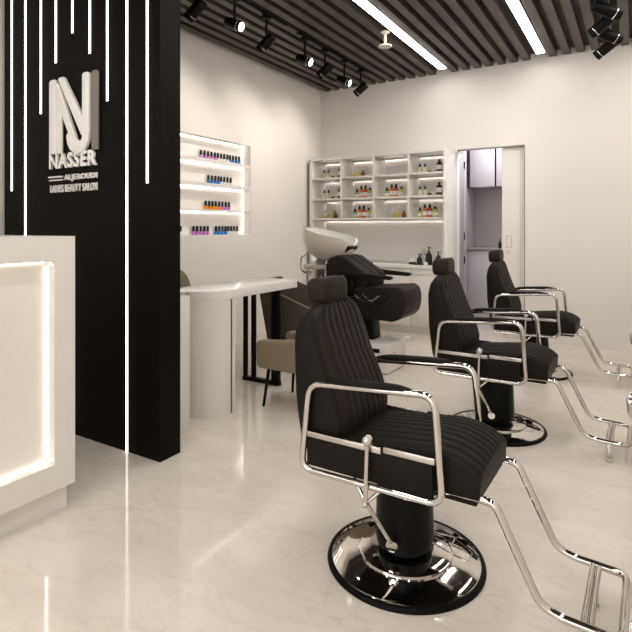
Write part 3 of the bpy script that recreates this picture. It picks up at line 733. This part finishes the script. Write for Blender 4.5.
# ================================================================== shampoo recliner
sh = thing('shampoo_chair', 'dark leather backwash recliner on a white base box with a white basin', 'shampoo chair', (-2.0, 4.17, 0))
def X(v): return v+2.0
bx = MB().box(X(-2.25), X(-1.727), -.2, .2, .01, .245, bev=.004).build('base_box', 'white', sh)
MB().box(X(-1.95), X(-1.80), -.206, -.199, .17, .205, bev=.01).build('handle_slot', 'satin', bx)
MB().ball((X(-1.727), -.06, .16), .006).build('screw', 'satin', bx)
MB().prism([(X(-2.10), .245), (X(-1.915), .245), (X(-1.935), .46), (X(-2.08), .46)], -.08, .08, 'y', bev=.006).build('column', 'satin', sh)
fp = MB(); fp.box(X(-1.84), X(-1.66), -.02, .05, .262, .282, bev=.008).ball((X(-1.65), .02, .275), .03, sc=(1.2, 1.0, .6)).tube([(X(-1.70), 0, .246), (X(-1.70), 0, .265)], .008)
fp.build('foot_pedal', 'ceramic', sh)
sb = [(X(-2.10), .45), (X(-1.69), .435), (X(-1.64), .455), (X(-1.60), .50), (X(-1.583), .57), (X(-1.583), .64), (X(-1.60), .695), (X(-1.64), .722), (X(-2.02), .695), (X(-2.10), .63)]
seat = MB().prism(sb, -.2, .2, 'y', bev=.012, seg=3).build('seat', 'leather2', sh)
MB().prism([(X(-2.10), .655), (X(-2.06), .59), (X(-1.93), .565), (X(-1.78), .59), (X(-1.72), .64), (X(-1.74), .652), (X(-1.9), .658)], -.206, -.198, 'y', bev=.003).build('side_opening', 'stitch', seat)
mb = MB(); mb.tube([(X(-2.04), -.206, .645), (X(-1.95), -.206, .585), (X(-1.86), -.206, .60), (X(-1.80), -.206, .645)], .0035).tube([(X(-1.96), -.206, .65), (X(-1.86), -.206, .585)], .003)
mb.build('mechanism_link', 'chrome', seat)
rim = [(X(-2.10), -.205, .66), (X(-2.06), -.205, .588), (X(-1.93), -.205, .562), (X(-1.77), -.205, .588), (X(-1.715), -.205, .642), (X(-1.75), -.205, .658), (X(-1.9), -.205, .662)]
MB().tube(rim, .006, fil=.03, closed=True, n=8).build('trim', 'leather', seat)
bk = [(X(-2.32), .56), (X(-2.335), .88), (X(-2.30), .935), (X(-2.22), .965), (X(-2.14), .955), (X(-1.90), .80), (X(-1.93), .69), (X(-2.05), .6)]
bo_ = MB().prism(bk, -.175, .175, 'y', bev=.02, seg=4).build('backrest', 'leather2', sh)
for yy in (-.06, .06): MB().tube([(X(-2.24), yy, .968), (X(-2.14), yy, .958), (X(-1.905), yy, .806)], .003, n=6).build('seam', 'stitch', bo_)
for s in (-1, 1):
    y = s*.205
    MB().prism([(X(-2.22), .80), (X(-2.15), .835), (X(-1.98), .828), (X(-1.70), .808), (X(-1.685), .795), (X(-1.70), .778), (X(-1.95), .785), (X(-2.12), .76)], y-.03, y+.03, 'y', bev=.009).build('armrest', 'leather', sh)
    MB().box(X(-2.12), X(-2.03), y-.016, y+.016, .62, .79, bev=.01).build('arm_bracket', 'satin', sh)
# basin : shell of revolution stretched and tilted
def basin(z0, rx, ry, depth, inner=False):
    rws = []; n = 40
    for i in range(11):
        u = i/10; s_ = math.sin(u*PI/2)**.75; zz = -depth*math.cos(u*PI/2)
        r = []
        for k in range(n):
            a = 2*PI*k/n
            notch = .075*math.exp(-((math.atan2(math.sin(a), math.cos(a)))/.42)**2)*u**3   # neck rest cut at +X
            r.append((rx*s_*math.cos(a)*(1-.05*(u**3 if abs(math.atan2(math.sin(a), math.cos(a))) < .4 else 0)), ry*s_*math.sin(a), zz-notch))
        rws.append(r)
    return rws
out = basin(0, .262, .235, .25); inn = basin(0, .240, .212, .21)
tilt = Matrix.Translation((X(-2.375), 0, 1.15)) @ Matrix.Rotation(.22, 4, 'Y')
def tr_(rs, dz=0): return [[tuple(tilt @ Vector((p[0], p[1], p[2]+dz))) for p in r] for r in rs]
wbn = MB(); wbn.grid(tr_(out), closed=True)
bs = wbn.build('basin', 'cream', sh, sharp=60)
ib = MB(); ib.grid([tr_(out)[-1], tr_(inn, .002)[-1]], closed=True).grid(tr_(inn, .002), closed=True)
ib.build('inner_bowl', 'ceramic', bs, sharp=60)
MB().prism([(X(-2.30), .95), (X(-2.22), .955), (X(-2.14), 1.02), (X(-2.15), 1.045), (X(-2.24), 1.0)], -.09, .09, 'y', bev=.01).build('neck_rest', 'rubber', bs)
MB().box(X(-2.63), X(-2.30), -.07, .07, .825, .865, bev=.008).build('basin_bracket', 'cream', sh)
MB().box(X(-2.58), X(-2.44), -.06, .06, .0, .825, bev=.006).build('basin_pillar', 'steel', sh)
MB().tube([(X(-2.50), 0, .86), (X(-2.45), 0, .95)], .045).build('drain', 'grey', sh)
MB().tube([(X(-2.60), -.09, .95), (X(-2.64), -.09, .93), (X(-2.645), -.09, .82), (X(-2.60), -.09, .79), (X(-2.58), -.08, .80)], .008, fil=.03).build('shower_hose', 'chrome', sh)

# ================================================================== styling stations at the right edge: holder with hair dryer
for i, (sy, lab) in enumerate(((2.40, 'nearest'), (3.86, 'middle'), (5.32, 'farthest'))):
    st = thing('styling_station', 'white wall cabinet of the %s styling station, out of view on the right' % lab, 'cabinet', (.5, sy, 0), group='styling stations')
    MB().box(-.30, .345, -.15, .15, 0, .95, bev=.004).build('body', 'white', st)
    MB().tube([(-.30, 0, .50), (-.415, 0, .50)], .008).box(-.425, -.412, -.02, .02, .48, .52, bev=.002).build('dryer_holder', 'steel', st)
    hd = thing('hair_dryer', 'hair dryer with striped vent hanging at the right edge, %s of three' % lab, 'hair dryer', (.018, sy, .50), group='hair dryers at the right edge')
    hd.rotation_euler = (.65, 0, 0)
    b = MB().lathe([(0, -.11), (.028, -.11), (.034, -.06), (.049, -.02), (.050, .01), (.050, .04), (.047, .048), (0, .048)], n=32).build('body', 'steel', hd)
    v = MB()
    for k in range(10):
        a = 2*PI*k/10
        v.box(.012, .043, -.0045, .0045, .047, .0500, mtx=Matrix.Rotation(a, 4, 'Z'))
    v.build('vent_slots', 'c_black', b)
    MB().lathe([(0, .0485), (.046, .0485), (.046, .0488), (0, .0488)], n=32).build('vent_disc', 'c_white', b)
    MB().tube([(0, -.049, -.01), (.0, -.10, -.03), (0, -.18, -.02)], [.018, .017, .014]).build('handle', 'c_black', hd)
